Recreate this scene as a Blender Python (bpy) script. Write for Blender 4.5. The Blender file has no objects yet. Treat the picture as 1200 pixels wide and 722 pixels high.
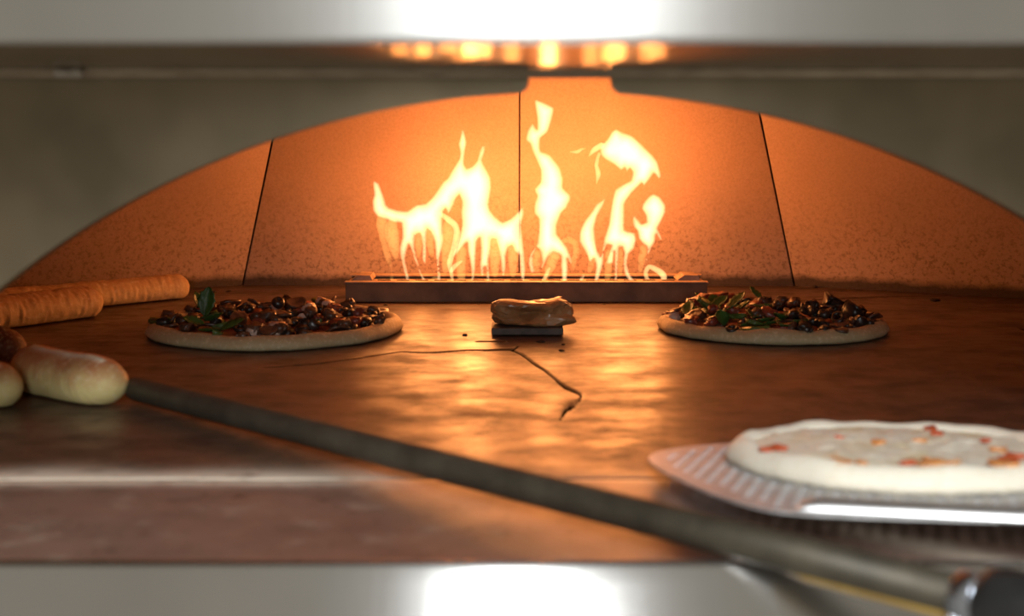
import bpy, bmesh, math, random
from mathutils import Vector, Matrix, noise
from mathutils.geometry import tessellate_polygon

rnd = random.Random(7)
SC = bpy.context.scene
COL = SC.collection
PI = math.pi
V = Vector

# ------------------------------------------------------------------ camera
FPX, HC, PITCH = 1600.0, 0.24, math.atan(211 / 1600)
cp, sp = math.cos(PITCH), math.sin(PITCH)


def ray(x, y):
    a, b = x - 600, 361 - y
    return V((a, cp * FPX + sp * b, -sp * FPX + cp * b)).normalized()


def ground(x, y, z=0.0):
    d = ray(x, y)
    t = (z - HC) / d.z
    return V((d.x * t, d.y * t, z))


def atY(x, y, Y):
    d = ray(x, y)
    t = Y / d.y
    return V((d.x * t, Y, HC + d.z * t))


cam_d = bpy.data.cameras.new('camera')
cam = bpy.data.objects.new('camera', cam_d)
COL.objects.link(cam)
cam.location = (0, 0, HC)
cam.rotation_euler = (PI / 2 - PITCH, 0, 0)
cam_d.sensor_width = 36
cam_d.lens = 48
cam_d.clip_start = 0.05
cam_d.dof.use_dof = True
cam_d.dof.focus_distance = 1.8
cam_d.dof.aperture_fstop = 5.6
SC.camera = cam

# ------------------------------------------------------------------ materials


class NT:
    def __init__(s, name):
        s.m = bpy.data.materials.new(name)
        s.m.use_nodes = True
        s.t = s.m.node_tree
        s.t.nodes.clear()
        s.out = s.t.nodes.new('ShaderNodeOutputMaterial')

    def n(s, kind, **kw):
        nd = s.t.nodes.new('ShaderNode' + kind)
        ins = kw.pop('ins', {})
        for k, v in kw.items():
            setattr(nd, k, v)
        for k, v in ins.items():
            sock = nd.inputs[k]
            if hasattr(v, 'is_linked'):
                s.t.links.new(v, sock)
            else:
                if isinstance(v, tuple) and len(v) == 3 and sock.type == 'RGBA':
                    v = (*v, 1)
                sock.default_value = v
        return nd

    def coord(s, scale=(1, 1, 1)):
        tc = s.n('TexCoord')
        return s.n('Mapping', ins={'Vector': tc.outputs['Object'], 'Scale': scale}).outputs[0]

    def noise(s, vec, scale, detail=4, rough=.55):
        return s.n('TexNoise', ins={'Vector': vec, 'Scale': scale, 'Detail': detail, 'Roughness': rough}).outputs[0]

    def ramp(s, fac, stops):
        r = s.n('ValToRGB', ins={'Fac': fac})
        e = r.color_ramp.elements
        while len(e) < len(stops):
            e.new(.5)
        for el, (p, c) in zip(e, stops):
            el.position = p
            if isinstance(c, (int, float)):
                c = (c, c, c)
            el.color = (*c, 1)
        return r.outputs[0]

    def mix(s, fac, a, b, mode='MIX'):
        m = s.n('Mix', data_type='RGBA', blend_type=mode)
        for idx, v in ((0, fac), (6, a), (7, b)):
            if hasattr(v, 'is_linked'):
                s.t.links.new(v, m.inputs[idx])
            else:
                m.inputs[idx].default_value = (*v, 1) if isinstance(v, tuple) else v
        return m.outputs[2]

    def math(s, op, a, b=0.0):
        m = s.n('Math', operation=op)
        for i, v in enumerate((a, b)):
            if hasattr(v, 'is_linked'):
                s.t.links.new(v, m.inputs[i])
            else:
                m.inputs[i].default_value = v
        return m.outputs[0]

    def bump(s, h, strength, dist=.002):
        return s.n('Bump', ins={'Height': h, 'Strength': strength, 'Distance': dist}).outputs[0]

    def bsdf(s, color, rough, metal=0.0, bump=None, **extra):
        ins = {'Base Color': color, 'Roughness': rough, 'Metallic': metal}
        if bump is not None:
            ins['Normal'] = bump
        for k, v in extra.items():
            ins[k.replace('_', ' ')] = v
        b = s.n('BsdfPrincipled', ins=ins)
        s.t.links.new(b.outputs[0], s.out.inputs['Surface'])
        return s.m


def mat_steel(name, base, rough, scale=(2, 60, 60), amt=.12, bump=.05, blotch=.25, aniso=0.0):
    t = NT(name)
    v = t.coord(scale)
    br = t.noise(v, 8, 6, .7)
    bl = t.noise(t.coord(), 7, 3)
    c = t.mix(t.ramp(bl, [(.35, 0.0), (.7, 1.0)]), tuple(x * (1 - blotch) for x in base), base)
    r = t.n('MapRange', ins={'Value': br, 'To Min': rough - amt, 'To Max': rough + amt}).outputs[0]
    if aniso:
        tg = t.n('Tangent', direction_type='RADIAL', axis='X').outputs[0]
        return t.bsdf(c, r, 1.0, t.bump(br, bump, .001), Anisotropic=aniso, Tangent=tg)
    return t.bsdf(c, r, 1.0, t.bump(br, bump, .001))


def mat_simple(name, base, dark, rough, scale=60, bump=.3, dist=.001, detail=4, lo=.35, hi=.65, **ex):
    t = NT(name)
    v = t.coord()
    nz = t.noise(v, scale, detail)
    return t.bsdf(t.ramp(nz, [(lo, dark), (hi, base)]), rough, 0.0, t.bump(nz, bump, dist), **ex)


def mat_deck(name, front):
    t = NT(name)
    tc = t.n('TexCoord')
    v = tc.outputs['Object']
    streak = t.noise(t.coord((6, 8, 6)), 2.6, 9, .66)
    fine = t.noise(t.coord((1, 1.1, 1)), 75, 6, .7)
    big = t.noise(t.coord((1, 1.6, 1)), 4.5, 4, .6)
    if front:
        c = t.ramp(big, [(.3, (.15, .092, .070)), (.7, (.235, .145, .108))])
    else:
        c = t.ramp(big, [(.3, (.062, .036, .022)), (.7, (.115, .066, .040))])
    c = t.mix(t.ramp(streak, [(.36, .25 if front else .85), (.52, 0.0)]), c, (.028, .017, .011))
    c = t.mix(t.ramp(fine, [(.30, 1.0), (.42, 0.0)]), c, (.014, .009, .007))
    fl = t.math('MULTIPLY', t.ramp(t.noise(t.coord((1, 1.3, 1)), 26, 5, .6), [(.56, 0.0), (.74, 1.0)]),
                .38 if front else .03)
    c = t.mix(fl, c, (.45, .38, .29))
    att = t.n('Attribute', attribute_name='soot')
    c = t.mix(att.outputs['Fac'], c, (.008, .006, .005))
    att2 = t.n('Attribute', attribute_name='flour')  # flour along the joint, and the hearth's pale streak
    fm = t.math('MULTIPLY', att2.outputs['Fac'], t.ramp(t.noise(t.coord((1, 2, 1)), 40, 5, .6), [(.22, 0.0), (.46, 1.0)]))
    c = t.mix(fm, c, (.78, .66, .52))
    r = t.ramp(streak, [(.3, .58), (.62, .29)]) if not front else t.ramp(streak, [(.3, .42), (.7, .28)])
    h = t.math('ADD', t.math('MULTIPLY', streak, .16), t.math('MULTIPLY', fine, .55))
    h = t.math('ADD', h, t.math('MULTIPLY', t.noise(t.coord((1, 1.1, 1)), 260, 4, .7), .22))
    clean = t.math('SUBTRACT', 1.0, att.outputs['Fac'])
    r = t.math('MAXIMUM', r, t.math('MULTIPLY', att.outputs['Fac'], .95))
    return t.bsdf(c, r, 0.0, t.bump(h, .30, .0016), Specular_IOR_Level=t.math('MULTIPLY', clean, .5))


def mat_tile(name):
    t = NT(name)
    tc = t.n('TexCoord')
    v = tc.outputs['Object']
    sep = t.n('SeparateXYZ', ins={'Vector': v})
    z = sep.outputs['Z']
    big = t.noise(v, 5, 4)
    fine = t.noise(v, 300, 3, .6)
    sp_ = t.noise(v, 165, 5, .68)
    c = t.ramp(big, [(.3, (.43, .275, .20)), (.7, (.52, .335, .245))])
    c = t.mix(t.ramp(fine, [(.3, .35), (.6, 0.0)]), c, (.26, .17, .11))
    # pitted and sooty speckling, a wear pattern of the lower half of the tiles
    wob = t.math('ADD', z, t.math('MULTIPLY', t.noise(v, 6, 3), .12))
    low = t.ramp(wob, [(.10, 1.0), (.235, 0.0)])
    spk = t.math('MULTIPLY', t.ramp(sp_, [(.515, 0.0), (.60, 1.0)]), low)
    c = t.mix(t.math('MULTIPLY', spk, .62), c, (.17, .10, .066))
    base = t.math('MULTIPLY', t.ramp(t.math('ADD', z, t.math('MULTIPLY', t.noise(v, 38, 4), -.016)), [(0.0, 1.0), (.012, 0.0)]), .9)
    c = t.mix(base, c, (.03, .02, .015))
    return t.bsdf(c, .82, 0.0, t.bump(t.math('ADD', fine, sp_), .25, .0012))


def mat_bread(name, pale, brown, zmid, zamp, mottle=2.2):
    t = NT(name)
    tc = t.n('TexCoord')
    v = tc.outputs['Object']
    sep = t.n('SeparateXYZ', ins={'Vector': v})
    z = sep.outputs['Z']
    nz = t.noise(v, 40, 5, .6)
    n2 = t.noise(v, 220, 4, .6)
    f = t.math('ADD', z, t.math('MULTIPLY', t.math('SUBTRACT', nz, .5), zamp * mottle))
    mr = t.n('MapRange', ins={'Value': f, 'From Min': zmid - zamp, 'From Max': zmid + zamp}).outputs[0]
    c = t.ramp(mr, [(0.0, pale), (1.0, brown)])
    c = t.mix(t.ramp(n2, [(.52, 0.0), (.72, .5)]), c, (.75, .62, .42))
    att = t.n('Attribute', attribute_name='flour')
    c = t.mix(att.outputs['Fac'], c, (.84, .75, .55))
    return t.bsdf(c, .62, 0.0, t.bump(t.math('ADD', nz, n2), .35, .0015), Subsurface_Weight=.08, Subsurface_Radius=(.01, .006, .003))


M = {}
M['deck'] = mat_deck('deck stone', False)
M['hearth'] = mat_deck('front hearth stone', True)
M['tile'] = mat_tile('firebrick tile')
M['joint'] = mat_simple('dark joint', (.03, .02, .015), (.015, .01, .008), .95, 80)
M['plate'] = mat_steel('smoked steel', (.32, .26, .17), .42, (6, 6, 1.2), .05, .02, .4, .6)
M['hood'] = mat_steel('brushed stainless', (.62, .61, .58), .31, (50, 50, 1.2), .03, .02, .12, .96)
M['hoodmirror'] = mat_steel('polished stainless', (.42, .35, .26), .20, (60, 2, 60), .03, .01, .2, .8)
M['lip'] = mat_steel('brushed stainless apron', (.60, .59, .57), .18, (50, 2, 2), .02, .01, .12, .98)
M['rail'] = mat_simple('dull steel rail', (.46, .39, .29), (.34, .28, .2), .45, 40, .05, Metallic=.5)
M['railtape'] = mat_simple('worn grey clip', (.5, .46, .4), (.4, .36, .3), .6, 60)
M['pole'] = mat_simple('grey steel shaft', (.095, .080, .055), (.055, .046, .032), .5, 30, .1, Metallic=.5)
M['grip'] = mat_simple('black rubber', (.018, .017, .016), (.01, .01, .01), .5, 90)
M['ferrule'] = mat_steel('bright ferrule', (.6, .65, .75), .25)
M['yellowstrip'] = mat_simple('mustard strip', (.40, .25, .05), (.30, .18, .035), .5, 50)
M['burner'] = mat_simple('heat stained steel', (.22, .115, .052), (.11, .055, .025), .6, 25, .2)
M['burnerrim'] = mat_simple('scaled steel rim', (.36, .24, .16), (.2, .12, .08), .5, 40, .2, Metallic=.3)
M['slot'] = mat_simple('burner slots', (.02, .015, .012), (.01, .008, .006), .9, 40)
M['foil'] = mat_simple('crumpled brown paper', (.46, .23, .095), (.28, .13, .05), .34, 45, .3)
M['slab'] = mat_simple('charred tile', (.10, .065, .045), (.045, .03, .022), .6, 60)
M['alu'] = mat_simple('worn aluminium', (.62, .61, .60), (.46, .45, .44), .5, 60, .1, Metallic=.55)
M['aluedge'] = mat_steel('bright aluminium fold', (.86, .86, .86), .42, (8, 8, 8), .06, .02, .05)
M['dough'] = mat_bread('raw dough', (.84, .77, .62), (.85, .78, .64), .012, .02)
M['doughbaked'] = mat_bread('pizza crust', (.44, .35, .19), (.36, .24, .12), .014, .012)
M['sauce'] = mat_simple('tomato sauce', (.26, .065, .03), (.09, .025, .012), .4, 70, .5, .002)
t = NT('melting cheese')
_v = t.coord()
_n1 = t.noise(_v, 38, 5, .6)
_n2 = t.noise(_v, 150, 4, .6)
_c = t.ramp(_n1, [(.36, (.80, .66, .38)), (.47, (.87, .80, .62)), (.68, (.88, .83, .69))])
_c = t.mix(t.ramp(_n2, [(.32, .5), (.44, 0.0)]), _c, (.72, .65, .50))
M['cheese'] = t.bsdf(_c, .5, 0.0, t.bump(t.math('ADD', _n1, _n2), .6, .003))
M['tomato'] = mat_simple('tomato bits', (.62, .14, .05), (.42, .06, .02), .35, 120, .4)
M['tomatoorange'] = mat_simple('oily sauce spots', (.75, .36, .12), (.62, .22, .06), .4, 120, .4)
M['olive'] = mat_simple('black olive', (.03, .018, .013), (.013, .009, .007), .32, 90, .4)
M['mushroom'] = mat_simple('roasted dark vegetable', (.13, .06, .032), (.05, .022, .013), .32, 110, .4)
M['green'] = mat_simple('green pepper', (.10, .15, .03), (.05, .085, .015), .35, 70, .3)
M['leaf'] = mat_simple('basil leaf', (.045, .11, .016), (.02, .055, .008), .45, 70, .3)
M['ham'] = mat_simple('pale ham cube', (.62, .44, .34), (.50, .32, .24), .45, 80, .3)
M['redpiece'] = mat_simple('red meat piece', (.26, .055, .03), (.13, .025, .015), .35, 90, .3)
M['baguette'] = mat_bread('baguette crust', (.60, .43, .22), (.38, .20, .09), .026, .016)
M['bread'] = mat_bread('pale roll crust', (.70, .57, .24), (.50, .21, .08), .026, .011, 3.6)
M['darkbread'] = mat_bread('dark roll crust', (.22, .09, .04), (.10, .035, .016), .024, .02)
M['char'] = mat_simple('charred crumb', (.03, .02, .015), (.015, .01, .008), .8, 200)


def flame_mat(name, s, col=(1, .62, .27)):
    m = bpy.data.materials.new(name)
    m.use_nodes = True
    nt = m.node_tree
    nt.nodes.clear()
    o = nt.nodes.new('ShaderNodeOutputMaterial')
    e = nt.nodes.new('ShaderNodeEmission')
    e.inputs[0].default_value = (*col, 1)
    e.inputs[1].default_value = s
    nt.links.new(e.outputs[0], o.inputs['Volume'])
    return m


M['flame'] = flame_mat('burning gas', 190, (1, .64, .31))
M['flametongue'] = flame_mat('burning gas tongue', 150, (1, .60, .24))
M['flamefaint'] = flame_mat('thin burning gas', 46, (1, .50, .13))

# ------------------------------------------------------------------ object helpers


def obj(name, bm, mat, parent=None, smooth=True, local=False):
    me = bpy.data.meshes.new(name)
    bmesh.ops.recalc_face_normals(bm, faces=bm.faces)
    if parent is not None and not local:
        off = -parent.location if parent.parent is None else -(parent.location + parent.parent.location)
        bmesh.ops.translate(bm, vec=off, verts=bm.verts)
    bm.to_mesh(me)
    bm.free()
    me.materials.append(mat)
    if smooth:
        for p in me.polygons:
            p.use_smooth = True
    o = bpy.data.objects.new(name, me)
    COL.objects.link(o)
    if parent is not None:
        o.parent = parent
    return o


def auto(o, ang=35):
    o.data.set_sharp_from_angle(angle=math.radians(ang))
    return o


def tag(o, label, cat, group=None):
    o['label'] = label
    o['category'] = cat
    if group:
        o['group'] = group
    return o


def thing(name, label, cat, loc=(0, 0, 0), group=None):
    o = bpy.data.objects.new(name, None)
    o.empty_display_size = .02
    COL.objects.link(o)
    o.location = loc
    return tag(o, label, cat, group)


def struct(name, bm, mat, smooth=False):
    o = obj(name, bm, mat, None, smooth)
    o['kind'] = 'structure'
    return o


def add_box(bm, lo, hi, bevel=0.0, seg=2):
    lo, hi = V(lo), V(hi)
    r = bmesh.ops.create_cube(bm, size=1)
    vs = r['verts']
    for v in vs:
        v.co = V((lo[i] + (v.co[i] + .5) * (hi[i] - lo[i]) for i in range(3)))
    if bevel:
        es = list({e for v in vs for e in v.link_edges})
        bmesh.ops.bevel(bm, geom=es, offset=bevel, segments=seg, profile=.5, affect='EDGES')


def add_prism(bm, pts, axis, a, b):
    """closed outline pts (u,v) extruded along axis from a to b; axis 'x': (y,z) 'y': (x,z) 'z': (x,y)"""
    def P(u, v, w):
        return {'x': (w, u, v), 'y': (u, w, v), 'z': (u, v, w)}[axis]
    A = [bm.verts.new(P(u, v, a)) for u, v in pts]
    B = [bm.verts.new(P(u, v, b)) for u, v in pts]
    n = len(pts)
    for i in range(n):
        j = (i + 1) % n
        bm.faces.new((A[i], A[j], B[j], B[i]))
    tris = tessellate_polygon([[V((u, v, 0)) for u, v in pts]])
    for tr in tris:
        bm.faces.new([A[i] for i in tr])
        bm.faces.new([B[i] for i in reversed(tr)])


def catmull(pts, per):
    """pts: list of tuples, any dimension"""
    P = [pts[0]] + list(pts) + [pts[-1]]
    out = []
    for i in range(1, len(P) - 2):
        p0, p1, p2, p3 = P[i - 1], P[i], P[i + 1], P[i + 2]
        for k in range(per):
            t = k / per
            out.append(tuple(.5 * (2 * b + (c - a) * t + (2 * a - 5 * b + 4 * c - d) * t * t + (3 * b - a - 3 * c + d) * t ** 3)
                             for a, b, c, d in zip(p0, p1, p2, p3)))
    out.append(tuple(pts[-1]))
    return out


def tube(bm, path, radii, n=16, up=V((0, 0, 1)), flat=1.0):
    """closed tube through path; radii in the plane of side, flat scales the other direction"""
    rings = []
    N = len(path)
    for i, (p, r) in enumerate(zip(path, radii)):
        d = (path[min(i + 1, N - 1)] - path[max(i - 1, 0)]).normalized()
        s = d.cross(up)
        if s.length < 1e-5:
            s = V((1, 0, 0))
        s.normalize()
        u = s.cross(d).normalized()
        rings.append([bm.verts.new(p + (s * math.cos(2 * PI * k / n) + u * math.sin(2 * PI * k / n) * flat) * r) for k in range(n)])
    for a, b in zip(rings, rings[1:]):
        for k in range(n):
            bm.faces.new((a[k], a[(k + 1) % n], b[(k + 1) % n], b[k]))
    bm.faces.new(list(reversed(rings[0])))
    bm.faces.new(rings[-1])


def inside(x, y, poly, margin):
    c = False
    dmin = 9
    n = len(poly)
    for i in range(n):
        x1, y1 = poly[i]
        x2, y2 = poly[(i + 1) % n]
        if (y1 > y) != (y2 > y) and x < (x2 - x1) * (y - y1) / (y2 - y1) + x1:
            c = not c
        dx, dy = x2 - x1, y2 - y1
        t_ = max(0, min(1, ((x - x1) * dx + (y - y1) * dy) / (dx * dx + dy * dy + 1e-12)))
        dmin = min(dmin, math.hypot(x - x1 - t_ * dx, y - y1 - t_ * dy))
    return c and dmin > margin


def frange(a, b, step):
    n = max(1, round((b - a) / step))
    return [a + (b - a) * i / n for i in range(n)]


# ------------------------------------------------------------------ the setting
YA = 0.92            # plane of the arch, where the hearth stone meets the deck
LIPY = 0.715

# cracks in the deck, as ground polylines
cracks = [
    [(470, 411, 1), (505, 412, 1.6), (545, 409, 2), (575, 409, 2), (598, 408, 3.2), (606, 405, 1.5)],
    [(598, 408, 3.2), (612, 414, 2.6), (628, 426, 2.2), (638, 432, 2.4), (650, 442, 2.2), (662, 452, 4), (674, 458, 3.6),
     (681, 463, 1.6), (676, 470, 1.4), (668, 475, 5), (661, 481, 3), (656, 490, 1.8)],
    [(930, 352, 1.2), (985, 349, 2.4), (1040, 347, 2.6), (1100, 346, 1.6)],
    [(1180, 375, 1.5), (1192, 380, 2.5), (1203, 386, 2)],
    [(560, 399, 1.2), (588, 399, 2)],
    [(310, 430, .8), (380, 424, 1), (470, 411, 1)],
]
crack_w = []
for c in cracks:
    pts = []
    for x, y, w in c:
        g = ground(x, y)
        pts.append((g.x, g.y, w * .5 * g.y / FPX * .75))
    crack_w.append(catmull(pts, 8))


def crack_depth(x, y):
    best = 0.0
    for poly in crack_w:
        for (ax, ay, aw), (bx, by, bw) in zip(poly, poly[1:]):
            if min(ay, by) - .02 > y or max(ay, by) + .02 < y or min(ax, bx) - .02 > x or max(ax, bx) + .02 < x:
                continue
            dx, dy = bx - ax, by - ay
            L = dx * dx + dy * dy + 1e-12
            t = max(0, min(1, ((x - ax) * dx + (y - ay) * dy) / L))
            # depth direction is foreshortened, so cracks running sideways open wider
            ex, ey = x - ax - t * dx, (y - ay - t * dy)
            side = abs(dx) / (abs(dx) + abs(dy) + 1e-9)
            w = (aw + (bw - aw) * t) * (1 + 3.0 * side)
            d = math.hypot(ex, ey)
            best = max(best, min(1.0, max(0.0, 2.2 - 1.2 * d / max(w, 1e-4))))
    return best


def deck_mesh(xs, ys, z0, thick, flour_pale_fn):
    bm = bmesh.new()
    soot = bm.verts.layers.float.new('soot')
    flour = bm.verts.layers.float.new('flour')
    g = []
    for y in ys:
        row = []
        for x in xs:
            h = (noise.noise(V((x * 6, y * 6, 0))) * .0008 + noise.noise(V((x * 25, y * 25, 3))) * .0003)
            c = crack_depth(x, y) if y > 1.0 else 0
            v = bm.verts.new((x, y, z0 - .0012 + min(h, .001) - c * .003))
            v[soot] = c
            v[flour] = flour_pale_fn(x, y)
            row.append(v)
        g.append(row)
    for a, b in zip(g, g[1:]):
        for i in range(len(xs) - 1):
            bm.faces.new((a[i], a[i + 1], b[i + 1], b[i]))
    # skirt and underside
    x0, x1, y0, y1 = xs[0], xs[-1], ys[0], ys[-1]
    for row in (g[0], g[-1]):
        lo = [bm.verts.new((v.co.x, v.co.y, z0 - thick)) for v in row]
        for i in range(len(row) - 1):
            bm.faces.new((row[i], row[i + 1], lo[i + 1], lo[i]))
    return bm


xs = frange(-1.15, -.5, .02) + frange(-.5, -.14, .006) + frange(-.14, .14, .0012) + frange(.14, .62, .006) + frange(.62, 1.15, .012) + [1.15]
ys = frange(YA + .0012, YA + .06, .005) + frange(YA + .06, 1.2, .012) + frange(1.2, 1.62, .0025) + frange(1.62, 1.85, .01) + frange(1.85, 2.0, .004) + frange(2.0, 2.2, .02) + [2.2]
floor = struct('floor', deck_mesh(xs, ys, 0, .06, lambda x, y: math.exp(-((y - YA) / (.026 + .009 * noise.noise(V((x * 14, 0, 2))))) ** 2) * (1.0 if x < -.16 else max(.12, 1.0 - (x + .16) / .12))), M['deck'], True)

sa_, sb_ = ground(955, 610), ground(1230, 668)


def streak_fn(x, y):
    """a pale streak coloured into the right of the hearth"""
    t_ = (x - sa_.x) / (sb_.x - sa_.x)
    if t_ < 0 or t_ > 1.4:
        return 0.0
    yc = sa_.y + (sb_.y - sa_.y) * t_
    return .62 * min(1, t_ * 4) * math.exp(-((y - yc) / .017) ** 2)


xs2 = frange(-1.15, 1.15, .012) + [1.15]
ys2 = frange(LIPY + .002, YA, .006) + [YA - .0005]
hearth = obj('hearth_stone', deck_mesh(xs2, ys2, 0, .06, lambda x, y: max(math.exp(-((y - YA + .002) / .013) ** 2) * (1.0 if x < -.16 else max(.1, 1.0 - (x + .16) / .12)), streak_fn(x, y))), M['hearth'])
tag(hearth, 'smooth brown stone strip in front of the deck, behind the steel front ledge', 'hearth')

# dark bed that fills the joint between hearth and deck
bm = bmesh.new()
add_box(bm, (-1.15, YA - .02, -.07), (1.15, YA + .03, -.0065))
struct('trim_1', bm, M['joint'])

# chamber walls: leaning firebrick tiles round the back of the deck
ZT = .46
LX, LY = .265, .20
ring_r = [(.0, 2.095), (.436, 2.095), (.80, 1.895), (1.02, 1.45), (1.06, YA + .02)]


def tile(bm, a, b, th=.03, gap=.0008):
    """one leaning tile between ground points a and b (left to right seen from inside)"""
    def lean(p, z):
        k = z
        sx = -1 if p[0] > .05 else (1 if p[0] < -.05 else 0)
        return V((p[0] + sx * LX * k, p[1] - LY * k, z))
    A, B = V((*a, 0)), V((*b, 0))
    d = (B - A).normalized()
    nrm = V((d.y, -d.x, 0))
    if nrm.dot(V((0, 1.2, 0)) - (A + B) / 2) < 0:
        nrm = -nrm
    vs = []
    for z in (-.005, ZT):
        p, q = lean(a, z) + d * gap, lean(b, z) - d * gap
        for w in (p, q):
            vs.append(bm.verts.new(w))
        for w in (p, q):
            vs.append(bm.verts.new(w - nrm * th))
    a0, b0, a0o, b0o, a1, b1, a1o, b1o = vs
    fs = [bm.faces.new(f) for f in ((a0, b0, b1, a1), (a0o, b0o, b1o, a1o), (a0, a0o, a1o, a1), (b0, b0o, b1o, b1),
                                    (a0, b0, b0o, a0o), (a1, b1, b1o, a1o))]
    es = [e for e in bm.edges if set(e.verts) in ({a0, a1}, {b0, b1})]
    bmesh.ops.bevel(bm, geom=es, offset=.001, segments=2, affect='EDGES')


def backing(bm, a, b, off=.028):
    A, B = V((*a, 0)), V((*b, 0))
    d = (B - A).normalized()
    nrm = V((d.y, -d.x, 0))
    if nrm.dot(V((0, 1.2, 0)) - (A + B) / 2) < 0:
        nrm = -nrm

    def lean(p, z):
        sx = -1 if p[0] > .05 else (1 if p[0] < -.05 else 0)
        return V((p[0] + sx * LX * z, p[1] - LY * z, z))
    for s, t_ in ((off, off + .02),):
        q = [bm.verts.new(lean(p, z) + e * .03 * d - nrm * o) for o in (s, t_) for p, e in ((a, -1), (b, 1)) for z in (-.02, ZT + .02)]
        for f in ((0, 1, 3, 2), (4, 5, 7, 6), (0, 1, 5, 4), (2, 3, 7, 6), (0, 2, 6, 4), (1, 3, 7, 5)):
            bm.faces.new([q[i] for i in f])


ring_l = [(-x, y) for x, y in ring_r]
ring_l[1] = (-.416, 2.095)
bm = bmesh.new()
mid = .011
tile(bm, ring_l[1], (mid - .0, 2.095))
tile(bm, (mid + .0, 2.095), ring_r[1])
# keep the middle seam vertical
struct('wall_back', bm, M['tile'])
bm = bmesh.new()
for a, b in zip(ring_l[1:], ring_l[2:]):
    tile(bm, a, b)
struct('wall_left', bm, M['tile'])
bm = bmesh.new()
for a, b in zip(ring_r[1:], ring_r[2:]):
    tile(bm, a, b)
struct('wall_right', bm, M['tile'])
bm = bmesh.new()
backing(bm, ring_l[1], ring_r[1])
for r in (ring_l, ring_r):
    for a, b in zip(r[1:], r[2:]):
        backing(bm, a, b)
struct('trim_2', bm, M['joint'])
bm = bmesh.new()
add_box(bm, (-1.2, YA + .015, ZT), (1.2, 2.3, ZT + .05))
struct('ceiling', bm, M['tile'])

# ------------------------------------------------------------------ front plate with the arch
ZP = .2745
pts_px = [(60, 295), (150, 235), (240, 193), (330, 158), (450, 128), (540, 117), (870, 130), (1000, 162), (1100, 200), (1200, 255)]
P = [atY(x, y, YA) for x, y in pts_px]
# least-squares circle
import numpy as np
A_ = np.array([[2 * p.x, 2 * p.z, 1] for p in P])
b_ = np.array([p.x ** 2 + p.z ** 2 for p in P])
sx_, sz_, k_ = np.linalg.lstsq(A_, b_, rcond=None)[0]
CX, CZ, CR = sx_, sz_, math.sqrt(k_ + sx_ ** 2 + sz_ ** 2)
nl, nr = atY(620, 100, YA).x, atY(716, 100, YA).x


def arch_z(x):
    return CZ + math.sqrt(max(0, CR ** 2 - (x - CX) ** 2))


oven = thing('pizza_oven', 'steel oven front with a wide arched mouth, hood above and ledge below', 'oven', (CX, YA, 0))
TOP = .52
rc = .0075


def half_plate(side):
    edge = nl if side < 0 else nr
    out = [(side * 1.25, TOP), (side * 1.25, -.06)]
    foot = CX + side * math.sqrt(max(0.0, CR ** 2 - CZ ** 2)) if CR > abs(CZ) else CX + side * .8
    jamb = min(abs(foot - CX), .62)
    n = 40
    xs_ = [CX + side * jamb - side * (jamb - abs(edge + side * rc - CX)) * i / n for i in range(n + 1)]
    arc = [(xs_[0], -.06)] + [(x, max(arch_z(x), 0)) for x in xs_]
    # rounded corner into the slot
    zc = arch_z(edge + side * rc) + rc
    cor = [(edge + side * rc - side * rc * math.sin(a), zc - rc * math.cos(a)) for a in [PI / 2 * k / 6 for k in range(1, 7)]]
    topslot = [(edge, TOP)]
    pts = out + arc + cor + topslot
    b = bmesh.new()
    add_prism(b, pts, 'y', YA, YA + .004)
    return b


for s in (-1, 1):
    o = obj('arch_plate', half_plate(s), M['plate'], oven, False)
    auto(o, 30)
    bv = o.modifiers.new('bevel', 'BEVEL')
    bv.width = .0008
    bv.segments = 2
    bv.limit_method = 'ANGLE'
    bv.angle_limit = math.radians(40)

# thin turned edge round the arch (seen as a light line along the opening)
for xa, xb in ((CX - .6, nl - rc), (nr + rc, CX + .6)):
    bm = bmesh.new()
    rows = []
    for i in range(61):
        x = xa + (xb - xa) * i / 60
        z = arch_z(x)
        nx, nz = (x - CX) / CR, (z - CZ) / CR
        rows.append([bm.verts.new((x + nx * o_, YA + y_, z + nz * o_)) for o_, y_ in ((.0, .0045), (.0, .018), (.0015, .018), (.0015, .0045))])
    for a, b in zip(rows, rows[1:]):
        for k in range(4):
            bm.faces.new((a[k], a[(k + 1) % 4], b[(k + 1) % 4], b[k]))
    bm.faces.new(rows[0])
    bm.faces.new(rows[-1])
    auto(obj('arch_flange', bm, M['plate'], oven), 40)

# hood over the mouth
HZ, HF = .279, .648
bm = bmesh.new()
add_prism(bm, [(HF, HZ + .004), (HF + .001, HZ + .0015), (HF + .003, HZ + .0003), (HF + .0045, HZ + .006), (HF + .0045, .62), (HF, .62)], 'x', -1.25, 1.25)
hood = auto(obj('hood', bm, M['hood'], oven), 40)
bm = bmesh.new()
add_box(bm, (-1.25, HF + .0046, HZ), (1.25, YA - .0005, HZ + .004))
obj('underside_panel', bm, M['hoodmirror'], hood, False)
bm = bmesh.new()
add_box(bm, (-1.25, HF + .0046, .616), (1.25, YA - .0005, .62))
obj('top_panel', bm, M['hood'], hood, False)
bm = bmesh.new()
zr = HZ - .0005
yr = YA - .003
add_prism(bm, [(yr, zr), (yr - .013, zr), (yr - .013, zr - .0022), (yr - .0035, zr - .0026), (yr - .0028, zr - .0034),
               (yr - .0028, zr - .0052), (yr - .0005, zr - .0058), (yr, zr - .0052)], 'x', -1.24, 1.24)
rail = auto(obj('rail', bm, M['rail'], oven), 40)
c0 = atY(80, 66, YA - .018)
bm = bmesh.new()
add_box(bm, (c0.x - .009, YA - .022, HZ - .0065), (c0.x + .009, YA - .0165, HZ - .0008), .0012)
add_box(bm, (c0.x - .004, YA - .0245, HZ - .005), (c0.x + .001, YA - .0215, HZ - .002), .0008)
obj('clip', bm, M['railtape'], rail)

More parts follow.
